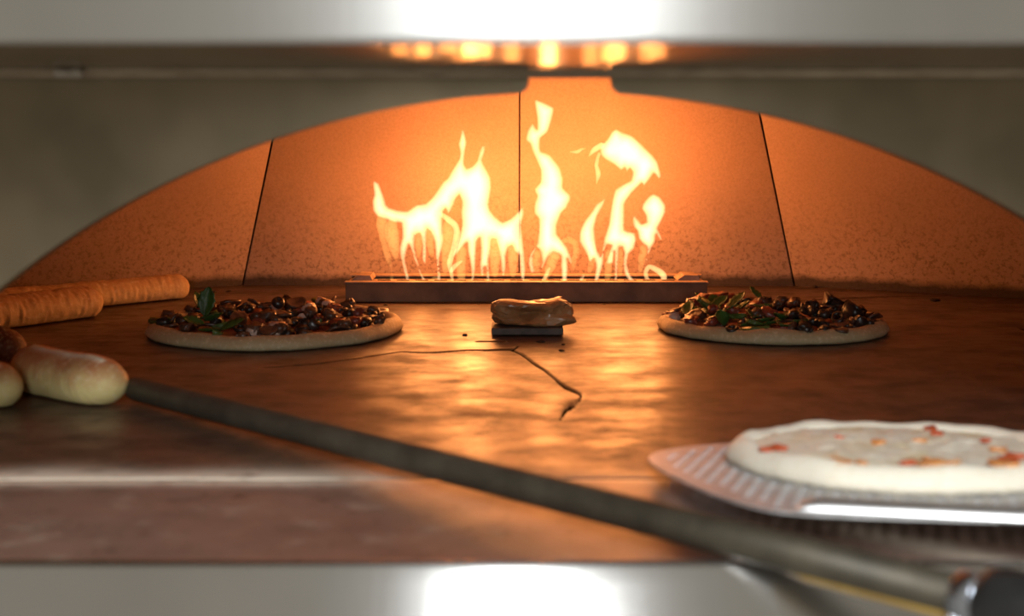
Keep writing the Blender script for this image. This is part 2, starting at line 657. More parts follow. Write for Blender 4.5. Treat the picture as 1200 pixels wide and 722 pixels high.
# steel ledge in front
bm = bmesh.new()
prof = [(LIPY, -.05)]
prof += [(LIPY, .004)]
R_ = .006
cy, cz = LIPY - R_, .0035
for k in range(0, 9):
    a = math.radians(0 + k * (150 / 8))
    prof.append((cy + R_ * math.cos(a), cz + R_ * math.sin(a)))
prof += [(cy - R_ - .004, cz - .004), (cy - R_ - .060, cz - .122), (cy - R_ - .056, cz - .124), (LIPY - .004, -.05)]
add_prism(bm, prof, 'x', -1.2, 1.2)
auto(obj('front_ledge', bm, M['lip'], oven), 30)

# ------------------------------------------------------------------ burner
YB0, YB1, ZB = 1.884, 1.968, .0262
bl, br_ = -.2315, .2715
burner = thing('gas_burner', 'long low dark steel burner trough standing under the flames', 'burner', ((bl + br_) / 2, (YB0 + YB1) / 2, 0))
bm = bmesh.new()
add_box(bm, (bl, YB0, 0), (br_, YB0 + .004, ZB), .0008)
add_box(bm, (bl, YB0 + .0041, 0), (bl + .004, YB1 - .0041, ZB), .0008)
add_box(bm, (br_ - .004, YB0 + .0041, 0), (br_, YB1 - .0041, ZB), .0008)
add_box(bm, (bl, YB1 - .004, 0), (br_, YB1, ZB + .002), .0008)
obj('trough', bm, M['burner'], burner, False)
bm = bmesh.new()
add_box(bm, (bl - .0015, YB0 - .002, ZB), (br_ + .0015, YB0 + .016, ZB + .0022), .0008)
add_box(bm, (bl - .0015, YB1 - .018, ZB + .002), (br_ + .0015, YB1 + .002, ZB + .005), .0008)
obj('rim', bm, M['burnerrim'], burner, False)
for x0, x1 in ((bl + .006, bl + .036), (br_ - .040, br_ - .008)):
    bm = bmesh.new()
    add_prism(bm, [(x0, ZB + .0022), (x1, ZB + .0022), (x1 - .003, ZB + .009), (x0 + .01, ZB + .0095)], 'y', YB0 + .0165, YB1 - .019)
    obj('end_cap', bm, M['burnerrim'], burner, False)
bm = bmesh.new()
add_box(bm, (bl + .0045, YB0 + .0165, .016), (br_ - .0045, YB1 - .0185, .0252))
pl = obj('burner_plate', bm, M['burnerrim'], burner, False)
for k in range(16):
    bm = bmesh.new()
    xx = bl + .05 + k * (br_ - bl - .1) / 15
    add_box(bm, (xx - .009, (YB0 + YB1) / 2 - .004, .0254), (xx + .009, (YB0 + YB1) / 2 + .004, .0266), .001)
    obj('gas_port', bm, M['slot'], pl, False)

# ------------------------------------------------------------------ flames
YFL = (YB0 + YB1) / 2


def seg_dist(p, a, b):
    dx, dy = b[0] - a[0], b[1] - a[1]
    t_ = max(0, min(1, ((p[0] - a[0]) * dx + (p[1] - a[1]) * dy) / (dx * dx + dy * dy + 1e-9)))
    return math.hypot(p[0] - a[0] - t_ * dx, p[1] - a[1] - t_ * dy)


def flame(label, outline, strokes, seed, yo=0.0):
    """a sheet of burning gas: its silhouette swells to a rounded body, with loose tongues about it"""
    r_ = random.Random(seed)
    base = atY(sum(p[0] for p in outline) / len(outline), 333, YFL)
    root = thing('gas_flame', label, 'flame', (base.x, YFL + yo, .0228), 'flames on the burner')

    def Ydepth(x, y):
        f = min(1, max(0, (331 - y) / 60))
        return YFL + yo + .009 * f * noise.noise(V((x * .018, y * .018, seed * 3.1)))
    # smoothed closed outline
    P = outline
    n = len(P)
    loop_ = []
    for k in range(n):
        p0, p1, p2, p3 = P[k - 1], P[k], P[(k + 1) % n], P[(k + 2) % n]
        m_ = max(1, int(math.hypot(p2[0] - p1[0], p2[1] - p1[1]) / 2.2))
        for q in range(m_):
            t_ = q / m_
            loop_.append(tuple(b + (c - b) * t_ + .22 * (2 * b - a - c) * t_ * (1 - t_) ** 2 + .22 * (2 * c - d_ - b) * t_ * t_ * (1 - t_)
                               for a, b, c, d_ in zip(p0, p1, p2, p3)))
    from mathutils.geometry import delaunay_2d_cdt
    coords = [V(p) for p in loop_]
    nb = len(coords)
    edges_ = [(k, (k + 1) % nb) for k in range(nb)]
    x0, x1 = min(p[0] for p in loop_), max(p[0] for p in loop_)
    y0, y1 = min(p[1] for p in loop_), max(p[1] for p in loop_)
    st = 2.4
    y = y0
    row = 0
    while y < y1:
        x = x0 + (row % 2) * st / 2
        while x < x1:
            if inside(x, y, loop_, .9):
                coords.append(V((x, y)))
            x += st
        y += st
        row += 1
    vs_, es_, fs_, _, _, _ = delaunay_2d_cdt(coords, edges_, [], 1, 1e-4)
    bm = bmesh.new()
    F_, B_ = [], []
    segs = [(loop_[k], loop_[(k + 1) % nb]) for k in range(nb)]
    for v in vs_:
        d = min(seg_dist(v, a, b) for a, b in segs)
        h = .95 * d / (1 + d / 13)
        h *= 1 + .22 * noise.noise(V((v.x * .10, v.y * .035, seed)))
        Y = Ydepth(v.x, v.y)
        c = atY(v.x, v.y, Y)
        if d < .05:
            w_ = bm.verts.new(c)
            F_.append(w_)
            B_.append(w_)
        else:
            o_ = V((0, h * Y / FPX, 0))
            F_.append(bm.verts.new(c - o_))
            B_.append(bm.verts.new(c + o_))
    for f in fs_:
        if all(F_[k] is B_[k] for k in f):
            continue
        for G in (F_, B_):
            try:
                bm.faces.new([G[k] for k in f])
            except ValueError:
                pass
    obj('flame_body', bm, M['flame'], root)
    for kind, st_ in strokes:
        c = catmull([tuple(map(float, p)) for p in st_], 7)
        yy = r_.uniform(-.006, .006)
        path = [atY(x + .8 * noise.noise(V((y * .13, seed, 1))), y, Ydepth(x, y) + yy) for x, y, w_ in c]
        rad = [max(.0004, w_ * (1 + .12 * noise.noise(V((x * .11, y * .11, seed)))) * .5 * YFL / FPX) for x, y, w_ in c]
        d0 = (path[0] - path[1]).normalized()
        d1 = (path[-1] - path[-2]).normalized()
        path = [path[0] + d0 * rad[0] * .8] + path + [path[-1] + d1 * rad[-1] * .8]
        rad = [rad[0] * .35] + rad + [rad[-1] * .35]
        bm = bmesh.new()
        tube(bm, path, rad, 14, V((0, 1, 0)), .75)
        obj('flame_tongue', bm, M['flametongue'] if kind else M['flamefaint'], root)
    return root


F = 1
flame('broad flame at the left end of the burner, curled horn left, two forked tips', [
    (437, 211), (444, 215), (449, 227), (453, 240), (456, 243), (466, 246), (477, 247), (488, 240), (499, 238), (508, 229), (519, 213), (524, 209), (531, 197),
    (538, 186), (539, 179), (537, 169), (539, 161), (542, 149), (546, 161), (547, 168), (545, 179), (544, 191), (547, 197), (553, 195), (559, 188), (562, 177),
    (566, 169), (569, 171), (568, 179), (565, 188), (570, 198), (575, 208), (576, 220), (573, 240), (575, 247), (581, 254), (589, 260), (598, 256), (609, 246),
    (614, 239), (614, 252), (611, 264), (613, 281), (615, 299), (616, 318), (614, 332), (611, 332), (609, 313), (608, 299), (603, 295), (600, 288), (596, 290),
    (593, 300), (593, 313), (591, 324), (588, 325), (587, 310), (585, 296), (581, 281), (576, 281), (575, 293), (573, 307), (574, 324), (573, 332), (570, 332),
    (569.5, 313), (567.5, 313), (567, 325), (564, 326), (562, 311), (563, 295), (562, 279), (559, 284), (558, 301), (557, 318), (555, 332), (552, 332), (552, 317),
    (550, 304), (548, 295), (547, 285), (542, 290), (532, 302), (531, 297), (538, 277), (541, 263), (540, 249), (541, 237), (538, 229), (534, 234), (532, 240),
    (528, 248), (525, 251), (522, 245), (519, 250), (519, 267), (520, 282), (517, 296), (515, 304), (516, 318), (517, 330), (512, 331), (512, 313), (510, 297),
    (509, 284), (505, 273), (501, 269), (500, 278), (500, 295), (499, 313), (497.5, 314), (494.5, 302), (495, 287), (492, 274), (487, 276), (486, 289), (489, 303),
    (494.5, 321), (501, 331), (496, 332), (491, 319), (485, 304), (481, 291), (479, 287), (477, 294), (475, 304), (478, 318), (481, 331), (477, 332), (473, 318),
    (469, 301), (468, 290), (471, 277), (470, 262), (462, 261), (451, 257), (442, 254), (437, 247), (436, 235), (438, 228), (437, 219)],
    [(F, [(516, 250, 5), (526, 258, 8), (534, 265, 8), (535, 277, 8), (531, 294, 7), (527, 308, 7), (529, 321, 5), (531, 332, 3)]),
     (F, [(541, 306, 3), (533, 312, 6), (529, 318, 5)]),
     (0, [(459, 329, 5), (459, 316, 2), (454, 300, 8), (449, 280, 9), (447, 262, 13), (447, 250, 8)]),
     (0, [(464, 304, 5), (462, 290, 13), (459, 272, 16), (460, 258, 10)]),
     (0, [(490, 300, 5), (491, 285, 10), (490, 270, 10)]),
     (0, [(506, 300, 6), (504, 284, 10), (503, 268, 10)]),
     (0, [(505, 331, 4), (510, 326, 6), (515, 331, 4)]),
     (0, [(541, 328, 10), (540, 310, 12), (541, 292, 12)]),
     (0, [(580, 322, 8), (580, 302, 14), (580, 282, 18)]),
     (0, [(601, 322, 8), (601, 302, 12), (601, 282, 14)]),
     (0, [(522, 318, 8), (523, 296, 13), (525, 272, 15), (524, 260, 8)])], 1)
flame('tall thin column flame in the middle of the burner, tip near the slot', [
    (627, 116), (649, 126), (647, 140), (642, 155), (634, 162), (633, 170), (634, 177), (645, 182), (656, 196), (660, 209), (660, 220), (668, 228), (669, 233),
    (664, 244), (658, 250), (653, 263), (653, 274), (659, 282), (665, 290), (669, 300), (671, 310), (668, 309), (665, 303), (666, 314), (664, 332), (659, 332),
    (657, 312), (657, 300), (649, 296), (643, 301), (638, 310), (633, 321), (635, 306), (633, 295), (630, 291), (625, 298), (625, 309), (627, 320), (622, 320),
    (619, 308), (621, 298), (629, 286), (631, 271), (631, 257), (626, 250), (626, 239), (629, 230), (626, 222), (633, 213), (633, 199), (624, 178), (621, 169),
    (616, 164), (618, 153), (624, 144), (629, 151), (629, 139), (627, 126)],
    [(0, [(658, 284, 6), (667, 281, 8), (674, 286, 8), (675, 296, 8), (672, 307, 7), (672, 316, 3)]),
     (F, [(636, 331, 5), (640, 323, 5), (644, 314, 3)]),
     (0, [(640, 326, 6), (645, 312, 12), (650, 300, 14)]),
     (0, [(629, 318, 6), (628, 305, 10), (630, 296, 8)])], 2, .004)
flame('flame right of the middle column with a bent neck and big rounded head', [
    (703, 173), (712, 162), (717, 154), (722, 151), (730, 155), (741, 159), (753, 170), (766, 183), (771, 190), (774, 201), (775, 208), (772, 210), (768, 205),
    (766, 204), (761, 211), (755, 218), (752, 215), (747, 220), (741, 226), (735, 234), (732, 240), (732, 252), (732, 269), (737, 271), (744, 273), (746, 281),
    (743, 292), (737, 298), (735, 310), (739, 322), (746, 332), (739, 332), (732, 322), (730, 310), (731, 297), (729, 290), (726, 290), (725, 301), (724, 316),
    (723, 331), (720, 331), (720, 310), (720, 295), (719, 308), (714, 310), (710, 308), (714, 295), (716, 288), (711, 287), (708, 297), (707, 310), (703, 324),
    (700, 333), (696, 331), (698, 313), (696, 303), (693, 308), (687, 320), (681, 333), (677, 331), (684, 318), (690, 306), (685, 294), (679, 284), (679, 272),
    (684, 260), (693, 248), (699, 239), (710, 232), (707, 241), (700, 254), (697, 268), (698, 281), (700, 292), (704, 300), (706, 290), (708, 278), (713, 263),
    (715, 248), (718, 231), (721, 222), (730, 216), (739, 211), (741, 202), (738, 198), (735, 202), (732, 197), (728, 200), (719, 193), (709, 187), (704, 182)],
    [(F, [(690, 183, 2), (694, 178, 5), (699, 174, 7), (706, 170, 8)]),
     (F, [(702, 180, 4), (699, 192, 5), (701, 204, 6), (699, 216, 1.5)]),
     (F, [(668, 178, 2), (676, 178, 4.5), (682, 175, 3.5), (687, 174, 1)]),
     (0, [(727, 322, 5), (727, 306, 7), (728, 294, 6)]),
     (0, [(691, 318, 6), (694, 300, 10), (692, 286, 10)]),
     (0, [(712, 326, 8), (713, 310, 9), (714, 296, 9)])], 3, -.004)
flame('small knotted flame at the right end of the burner with a looped top', [
    (743, 251), (746, 255), (752, 262), (757, 260), (756, 252), (752, 245), (753, 239), (760, 230), (766, 227), (774, 231), (780, 240), (780, 249), (775, 260),
    (771, 268), (775, 277), (778, 291), (774, 284), (769, 275), (768, 284), (764, 290), (760, 301), (757, 311), (755, 309), (758, 298), (758, 290), (752, 285),
    (748, 279), (747, 272), (742, 265), (741, 257)],
    [(F, [(760, 330, 5), (757, 322, 5.5), (760, 313, 6.5), (769, 316, 7.5), (777, 322, 8), (778, 332, 6)]),
     (0, [(750, 318, 5), (752, 304, 9), (754, 290, 9)])], 4, .016)

# ------------------------------------------------------------------ crumpled packet on a small tile
g0 = ground(619, 393)
tile_t = obj('stone_tile', (lambda b: (add_box(b, (g0.x - .043, g0.y, .0), (g0.x + .041, g0.y + .052, .0085), .0012), b)[1])(bmesh.new()), M['slab'], None, False)
tag(tile_t, 'small dark flat tile lying on the deck in front of the burner', 'tile')
pk = thing('crumpled_packet', 'crumpled brown packet lying on the small dark tile before the burner', 'packet', (g0.x + .006, g0.y + .028, .0088))
bm = bmesh.new()
bmesh.ops.create_icosphere(bm, subdivisions=4, radius=1)
for v in bm.verts:
    p = v.co.copy()
    # boxy bundle: superellipsoid, then creased into facets
    ex = 3.0
    p *= (abs(p.x) ** ex + abs(p.y) ** ex + abs(p.z) ** ex) ** (-1 / ex)
    w_ = v.co * 1.15 + .25 * noise.noise_vector(v.co * 1.1 + V((4, 4, 4)))
    d1 = noise.voronoi(w_ * 1.25 + V((3, 7, 1)))[0]
    d2 = noise.voronoi(w_ * 2.7 + V((9, 2, 4)))[0]
    s = .98 + .42 * (d1[0] - .42) + .20 * (d2[0] - .33)
    q = V((p.x * .043, p.y * .026, p.z * .0145)) * s
    if p.y < 0:
        q.y += .021 * math.exp(-((p.z - .1) / .45) ** 2) * math.exp(-((p.x + .1) / .5) ** 2)
    q.z += (.006 * math.exp(-((p.x - .72) / .22) ** 2) + .003 * math.exp(-((p.x + .8) / .3) ** 2)) * (1 if p.z > .3 else 0)
    q.z = max(q.z, -.0128)
    v.co = q + V((0, 0, .0130))
bmesh.ops.dissolve_limit(bm, angle_limit=math.radians(7), verts=bm.verts, edges=bm.edges)
bmesh.ops.triangulate(bm, faces=bm.faces)
obj('wrapper', bm, M['foil'], pk, False, True)

# ------------------------------------------------------------------ pizzas


def pizza_crust(R, rim_h, rim_w, seed, base_h=.006, irr=.06):
    bm = bmesh.new()
    na, prof = 96, [(0, base_h), (.3, base_h), (.6, base_h)]
    nr_ = 14
    rings = []

    def rad(a):
        return R * (1 + irr * noise.noise(V((math.cos(a) * 1.3, math.sin(a) * 1.3, seed))) + irr * .35 * noise.noise(V((math.cos(a) * 4, math.sin(a) * 4, seed + 5))))
    steps = [.0001, .35, .6, .75]
    k0 = 1 - rim_w / R
    sect = [(k0 - .05, base_h), (k0, base_h + .001)]
    for i in range(1, 12):
        a = PI * i / 12
        sect.append((k0 + (1 - k0) * (1 - math.cos(a)) / 2, max(.001, base_h + .001 * (1 - i / 12) - base_h * i / 12 * (1 if i > 6 else 0) * ((i - 6) / 6) + (rim_h - base_h * .5) * math.sin(a) * (1 if i < 7 else 1))))
    sect.append((1.0 - .02, .0004))
    allp = [(s, base_h) for s in steps] + sect
    for s, h in allp:
        row = []
        for k in range(na):
            a = 2 * PI * k / na
            r = rad(a) * s
            hh = h
            if s > k0:
                hh = h * (1 + .22 * noise.noise(V((math.cos(a) * 3.1, math.sin(a) * 3.1, seed + 2))))
            row.append(bm.verts.new((r * math.cos(a), r * math.sin(a), hh + .0006 * noise.noise(V((r * 90 * math.cos(a), r * 90 * math.sin(a), seed))))))
        rings.append(row)
    rings.append([bm.verts.new((v.co.x * .96, v.co.y * .96, 0)) for v in rings[-1]])
    for a, b in zip(rings, rings[1:]):
        for k in range(na):
            bm.faces.new((a[k], a[(k + 1) % na], b[(k + 1) % na], b[k]))
    bm.faces.new(rings[0])
    bm.faces.new(list(reversed(rings[-1])))
    return bm


def disc_top(R, h, seed, amp=.002, freq=60, crown=0.0, thick=.002):
    bm = bmesh.new()
    na, nrg = 72, 22
    rings = []
    for j in range(nrg + 1):
        row = []
        for k in range(na):
            a = 2 * PI * k / na
            rr = R * (1 + .05 * noise.noise(V((math.cos(a) * 2, math.sin(a) * 2, seed)))) * max(j / nrg, .002)
            x, y = rr * math.cos(a), rr * math.sin(a)
            z = h + crown * (1 - (j / nrg) ** 2) + amp * noise.noise(V((x * freq, y * freq, seed))) + amp * .5 * noise.noise(V((x * freq * 2.3, y * freq * 2.3, seed)))
            if j == nrg:
                z = h - thick
            row.append(bm.verts.new((x, y, z)))
        rings.append(row)
    rings.append([bm.verts.new((v.co.x * .98, v.co.y * .98, h - thick - .0005)) for v in rings[-1]])
    for a, b in zip(rings, rings[1:]):
        for k in range(na):
            bm.faces.new((a[k], a[(k + 1) % na], b[(k + 1) % na], b[k]))
    bm.faces.new(rings[0])
    bm.faces.new(list(reversed(rings[-1])))
    return bm


def bm_olive():
    bm = bmesh.new()
    bmesh.ops.create_uvsphere(bm, u_segments=18, v_segments=12, radius=.0078)
    for v in bm.verts:
        v.co.z *= .82
        v.co *= 1 + .05 * noise.noise(v.co * 150)
        r = math.hypot(v.co.x, v.co.y)
        if r < .004 and v.co.z > 0:
            v.co.z -= .005 * (1 - r / .004)
    return bm


def bm_olive_ring():
    bm = bmesh.new()
    n, m_ = 20, 8
    g = []
    for i in range(n):
        a = 2 * PI * i / n
        row = []
        for j in range(m_):
            b = 2 * PI * j / m_
            rr = .0068 + .0026 * math.cos(b)
            row.append(bm.verts.new((rr * math.cos(a), rr * math.sin(a) * .9, .0028 * math.sin(b))))
        g.append(row)
    for i in range(n):
        for j in range(m_):
            bm.faces.new((g[i][j], g[(i + 1) % n][j], g[(i + 1) % n][(j + 1) % m_], g[i][(j + 1) % m_]))
    return bm


def bm_chunk(sx, sy, sz, seed, k=.25):
    bm = bmesh.new()
    bmesh.ops.create_cube(bm, size=1)
    bmesh.ops.bevel(bm, geom=list(bm.edges), offset=.14, segments=2, affect='EDGES')
    bmesh.ops.subdivide_edges(bm, edges=list(bm.edges), cuts=1, use_grid_fill=True)
    for v in bm.verts:
        d = noise.noise_vector(v.co * 1.7 + V((seed, seed * 2, 1)))
        v.co = v.co + d * k
        v.co = V((v.co.x * sx, v.co.y * sy, v.co.z * sz))
    return bm


def bm_slice(R, th, seed):
    """curled vegetable slice"""
    bm = bmesh.new()
    n, m_ = 18, 5
    top, bot = [], []
    for j in range(m_ + 1):
        rt, rb = [], []
        for i in range(n):
            a = 2 * PI * i / n
            r = R * max(j / m_, .02) * (1 + .18 * noise.noise(V((math.cos(a) * 1.5, math.sin(a) * 1.5, seed))))
            x, y = r * math.cos(a), r * math.sin(a) * .72
            z = 9 * x * x * (1 if seed % 2 else -1) * 1.6 + .0015 * noise.noise(V((x * 150, y * 150, seed)))
            rt.append(bm.verts.new((x, y, z + th / 2)))
            rb.append(bm.verts.new((x, y, z - th / 2)))
        top.append(rt)
        bot.append(rb)
    for L in (top, bot):
        for a, b in zip(L, L[1:]):
            for i in range(n):
                bm.faces.new((a[i], a[(i + 1) % n], b[(i + 1) % n], b[i]))
        bm.faces.new(L[0])
    for i in range(n):
        bm.faces.new((top[-1][i], top[-1][(i + 1) % n], bot[-1][(i + 1) % n], bot[-1][i]))
    return bm


def bm_leaf(L, W, curl, seed):
    bm = bmesh.new()
    n, m_ = 12, 6
    T, B = [], []
    for i in range(n + 1):
        t_ = i / n
        w = W * (math.sin(PI * min(1, t_ * .96 + .03)) ** .8) * (1 + .12 * math.sin(t_ * 30 + seed))
        rt, rb = [], []
        for j in range(m_ + 1):
            s = (j / m_ - .5) * 2
            z = curl * L * t_ * t_ + .25 * abs(s) * w + .002 * noise.noise(V((t_ * 6, s * 2, seed)))
            x, y = L * t_ * (1 - abs(curl) * .3 * t_), s * w / 2
            rt.append(bm.verts.new((x, y, z + .0004)))
            rb.append(bm.verts.new((x, y, z - .0004)))
        T.append(rt)
        B.append(rb)
    for G in (T, B):
        for a, b in zip(G, G[1:]):
            for j in range(m_):
                bm.faces.new((a[j], a[j + 1], b[j + 1], b[j]))
    for i in range(n):
        for j in (0, m_):
            bm.faces.new((T[i][j], T[i + 1][j], B[i + 1][j], B[i][j]))
    for i in (0, n):
        for j in range(m_):
            bm.faces.new((T[i][j], T[i][j + 1], B[i][j + 1], B[i][j]))
    return bm


PROTO = {}


def topping(kind, root, loc, rot, sc=1.0):
    nm, mk, mat = TOP_KINDS[kind]
    if kind not in PROTO:
        o = obj(nm, mk(), M[mat], root, True, True)
        PROTO[kind] = o
    else:
        o = PROTO[kind].copy()
        COL.objects.link(o)
        o.parent = root
    o.location = loc
    o.rotation_euler = rot
    o.scale = (sc, sc, sc)
    return o


TOP_KINDS = {
    'olive': ('olive', bm_olive, 'olive'),
    'ring': ('olive_ring', bm_olive_ring, 'olive'),
    'chunk': ('roasted_vegetable', lambda: bm_chunk(.020, .016, .011, 3), 'mushroom'),
    'chunk2': ('roasted_vegetable', lambda: bm_chunk(.016, .013, .012, 8, .35), 'olive'),
    'slice': ('mushroom_slice', lambda: bm_slice(.015, .0035, 1), 'mushroom'),
    'slice2': ('mushroom_slice', lambda: bm_slice(.017, .003, 2), 'mushroom'),
    'pepper': ('pepper_strip', lambda: bm_chunk(.034, .011, .006, 5, .2), 'green'),
    'ham': ('ham_cube', lambda: bm_chunk(.017, .014, .011, 11, .12), 'ham'),
    'meat': ('meat_piece', lambda: bm_chunk(.020, .015, .009, 14, .3), 'redpiece'),
    'leaf': ('basil_leaf', lambda: bm_leaf(.034, .02, .35, 2), 'leaf'),
    'leafup': ('basil_leaf', lambda: bm_leaf(.036, .021, .2, 5), 'leaf'),
}


def pizza_loaded(label, c, R, seed, kinds_fn, n, extras):
    root = thing('pizza', label, 'pizza', (c[0], c[1], .0), 'pizzas baking on the deck')
    obj('crust', pizza_crust(R, .0125, .021, seed), M['doughbaked'], root, True, True)
    obj('sauce', disc_top(R - .015, .0105, seed, .0008, 70, .004), M['sauce'], root, True, True)
    r_ = random.Random(seed)
    placed = []
    RR = R - .014
    tries = 0
    while len(placed) < n and tries < 9000:
        tries += 1
        a, rr = r_.uniform(0, 2 * PI), RR * math.sqrt(r_.random())
        x, y = rr * math.cos(a), rr * math.sin(a)
        lim = .0088 if len(placed) < n * .6 else .0045
        if any((x - p) ** 2 + (y - q) ** 2 < lim ** 2 for p, q in placed):
            continue
        first = len(placed) < n * .62
        placed.append((x, y))
        k = kinds_fn(x / RR, y / RR, r_)
        crown = (1 - (rr / RR) ** 2)
        z = .0145 + .005 * crown + (0 if first else .0085 * (.3 + crown * .7))
        tilt = .35 if first else .6
        topping(k, root, (x, y, z), (r_.uniform(-tilt, tilt), r_.uniform(-tilt, tilt), r_.uniform(0, 6.3)), r_.uniform(.68, 1.0))
    for k, x, y, z, rot, sc in extras:
        topping(k, root, (x, y, z), rot, sc)
    return root


def kinds_left(u, v, r_):
    w = {'olive': 3, 'ring': 2, 'chunk': 5, 'chunk2': 4, 'slice': 3, 'slice2': 2, 'meat': 3, 'ham': .7, 'pepper': .4}
    if u < -.25 and v < .1:
        w['pepper'] = 5
        w['leaf'] = 4
        w['olive'] = 1
    if -.4 < u < .15 and v < -.45:
        w['ham'] = 4
        w['meat'] = 3
    ks = list(w)
    return r_.choices(ks, [w[k] for k in ks])[0]


def kinds_right(u, v, r_):
    if u < .05:
        w = {'leaf': 6, 'pepper': 4, 'meat': 4, 'slice': 3, 'chunk': 3, 'ham': .5, 'ring': 1}
    else:
        w = {'olive': 4, 'chunk2': 6, 'ring': 2, 'slice2': 2, 'chunk': 1.5}
    ks = list(w)
    return r_.choices(ks, [w[k] for k in ks])[0]


gl = ground(322, 412)
Rl = .151
cl = V((-.281, 1.611, 0))
pizza_loaded('uncooked pizza on the left of the deck, dark toppings, a green leaf standing up', cl, Rl, 21, kinds_left, 150, [
    ('leafup', -.078, -.03, .022, (0.3, -1.15, 1.2), 1.0),
    ('leaf', -.082, -.02, .026, (0, -.7, 2.6), .8),
    ('olive', .003, .0, .034, (0.5, .3, 0), 1.05),
    ('ham', .022, -.112, .018, (.5, .1, .4), 1.25),
    ('ham', -.004, -.118, .016, (.1, .6, 1.0), .9),
])
cr = V((.314, 1.634, 0))
pizza_loaded('pizza on the right of the deck, green topping left, glossy black topping right', cr, .138, 34, kinds_right, 140, [
    ('meat', -.075, .07, .024, (0, -.3, .6), 1.5),
    ('meat', -.05, .085, .026, (0, -.1, .4), 1.5),
    ('leaf', -.06, -.03, .026, (0, -.3, .4), 1.0),
    ('chunk2', .09, -.035, .024, (.4, .3, .9), 1.5),
    ('chunk2', .075, .01, .029, (.2, .5, .2), 1.4),
])

# ------------------------------------------------------------------ peel with a pizza
TILT = math.radians(4.6)
peel_o = V((.255, .955, .0105))
slope = math.tan(TILT)


def plane_hit(x, y, off=0.0):
    """picture direction met with the tilted blade plane"""
    d = ray(x, y)
    n_ = V((0, slope, 1)).normalized()
    o_ = V((0, 0, HC))
    t_ = (peel_o + n_ * off - o_).dot(n_) / d.dot(n_)
    return o_ + d * t_


peel = thing('pizza_peel', 'perforated aluminium peel on the right holding the cheese pizza', 'peel', peel_o)
peel.rotation_euler = (-TILT, 0, 0)
RT = Matrix.Rotation(-TILT, 4, 'X').to_3x3()
RTi = RT.inverted()


def pl_local(x, y):
    q = RTi @ (plane_hit(x, y) - peel_o)
    return (q.x, q.y)


raw = [pl_local(758, 537), pl_local(772, 550), pl_local(830, 577), pl_local(893, 597), pl_local(960, 603), pl_local(1200, 611)]
tipx, tipy = raw[0]
far = [pl_local(1105, 503), pl_local(870, 517.5), pl_local(800, 523), pl_local(766, 530)]
outline = raw + [(raw[-1][0] + .10, raw[-1][1] + .012), (raw[-1][0] + .135, raw[-1][1] + .06), (far[0][0] + .085, far[0][1] - .105), (far[0][0] + .05, far[0][1] - .045), (far[0][0] + .018, far[0][1] - .008)] + far
# smooth the corners a little
def chaikin(p, it=2):
    for _ in range(it):
        q = []
        for i in range(len(p)):
            a, b = p[i], p[(i + 1) % len(p)]
            q.append((a[0] * .8 + b[0] * .2, a[1] * .8 + b[1] * .2))
            q.append((a[0] * .2 + b[0] * .8, a[1] * .2 + b[1] * .8))
        p = q
    return p


outline = chaikin(outline)


bm = bmesh.new()
edges = []


def loop(pts):
    vs = [bm.verts.new((x, y, 0)) for x, y in pts]
    for i in range(len(vs)):
        edges.append(bm.edges.new((vs[i], vs[(i + 1) % len(vs)])))


loop(outline)
pit = .0115
holes = 0
ca, sa = math.cos(.22), math.sin(.22)
for i in range(-30, 31):
    for j in range(-30, 31):
        u, v_ = i * pit + (pit / 2 if j % 2 else 0), j * pit * .87
        x, y = u * ca - v_ * sa, u * sa + v_ * ca
        if inside(x, y, outline, .013):
            loop([(x + .0032 * math.cos(2 * PI * k / 10), y + .0032 * math.sin(2 * PI * k / 10)) for k in range(10)])
            holes += 1
bmesh.ops.triangle_fill(bm, use_beauty=True, use_dissolve=False, edges=edges)
ext = bmesh.ops.extrude_face_region(bm, geom=list(bm.faces))
bmesh.ops.translate(bm, vec=(0, 0, -.0016), verts=[e for e in ext['geom'] if isinstance(e, bmesh.types.BMVert)])
obj('blade', bm, M['alu'], peel, False, True)
# folded bright edge along the near side
e0, e1 = pl_local(932, 597), pl_local(1200, 610.5)
bm = bmesh.new()
N = 30
rows = []
dirx = V((e1[0] - e0[0], e1[1] - e0[1], 0))
for i in range(N + 1):
    t_ = i / N * 1.38
    b0 = V((e0[0], e0[1], 0)) + dirx * t_ + V((0, -.001, 0))
    k = min(1, t_ * 9) ** .6
    h = .0062 * k
    rows.append([bm.verts.new(b0 + V((0, y_, z_))) for y_, z_ in ((0, -.0016), (-.0008, .0005), (.0075 * k, h), (.0105 * k + .001, h - .0006 * k), (.0075 * k + .001, h * .6), (.0012, -.0014))])
for a, b in zip(rows, rows[1:]):
    for k in range(6):
        bm.faces.new((a[k], a[(k + 1) % 6], b[(k + 1) % 6], b[k]))
bm.faces.new(rows[0])
bm.faces.new(rows[-1])
obj('folded_edge', bm, M['aluedge'], peel, True, True)
# handle running off to the right
bm = bmesh.new()
h0 = V((raw[-1][0] + .07, raw[-1][1] + .03, .003))
hd = V((.84, -.54, 0.10)).normalized()
tube(bm, [h0 + hd * d for d in (0, .01, .2, .55)], [.006, .011, .011, .011], 16)
obj('handle', bm, M['alu'], peel, True, True)

pp_c = plane_hit(1056, 546)
n_up = V((0, slope, 1)).normalized()
cheese_p = thing('pizza', 'unbaked cheese pizza with red sauce spots lying on the perforated peel', 'pizza', pp_c + n_up * .0004)
cheese_p.rotation_euler = (RT @ Matrix.Rotation(.2, 3, 'Z')).to_euler()
RP = .1135
obj('crust', pizza_crust(RP, .0115, .020, 55, .008, .05), M['dough'], cheese_p, True, True)
obj('cheese', disc_top(RP - .014, .0125, 56, .0022, 75, .002), M['cheese'], cheese_p, True, True)
Rz = Matrix.Rotation(-.2, 3, 'Z')


def on_pizza(x, y):
    q = RTi @ (plane_hit(x, y, .0135) - pp_c)
    q = Rz @ q
    return q.x, q.y


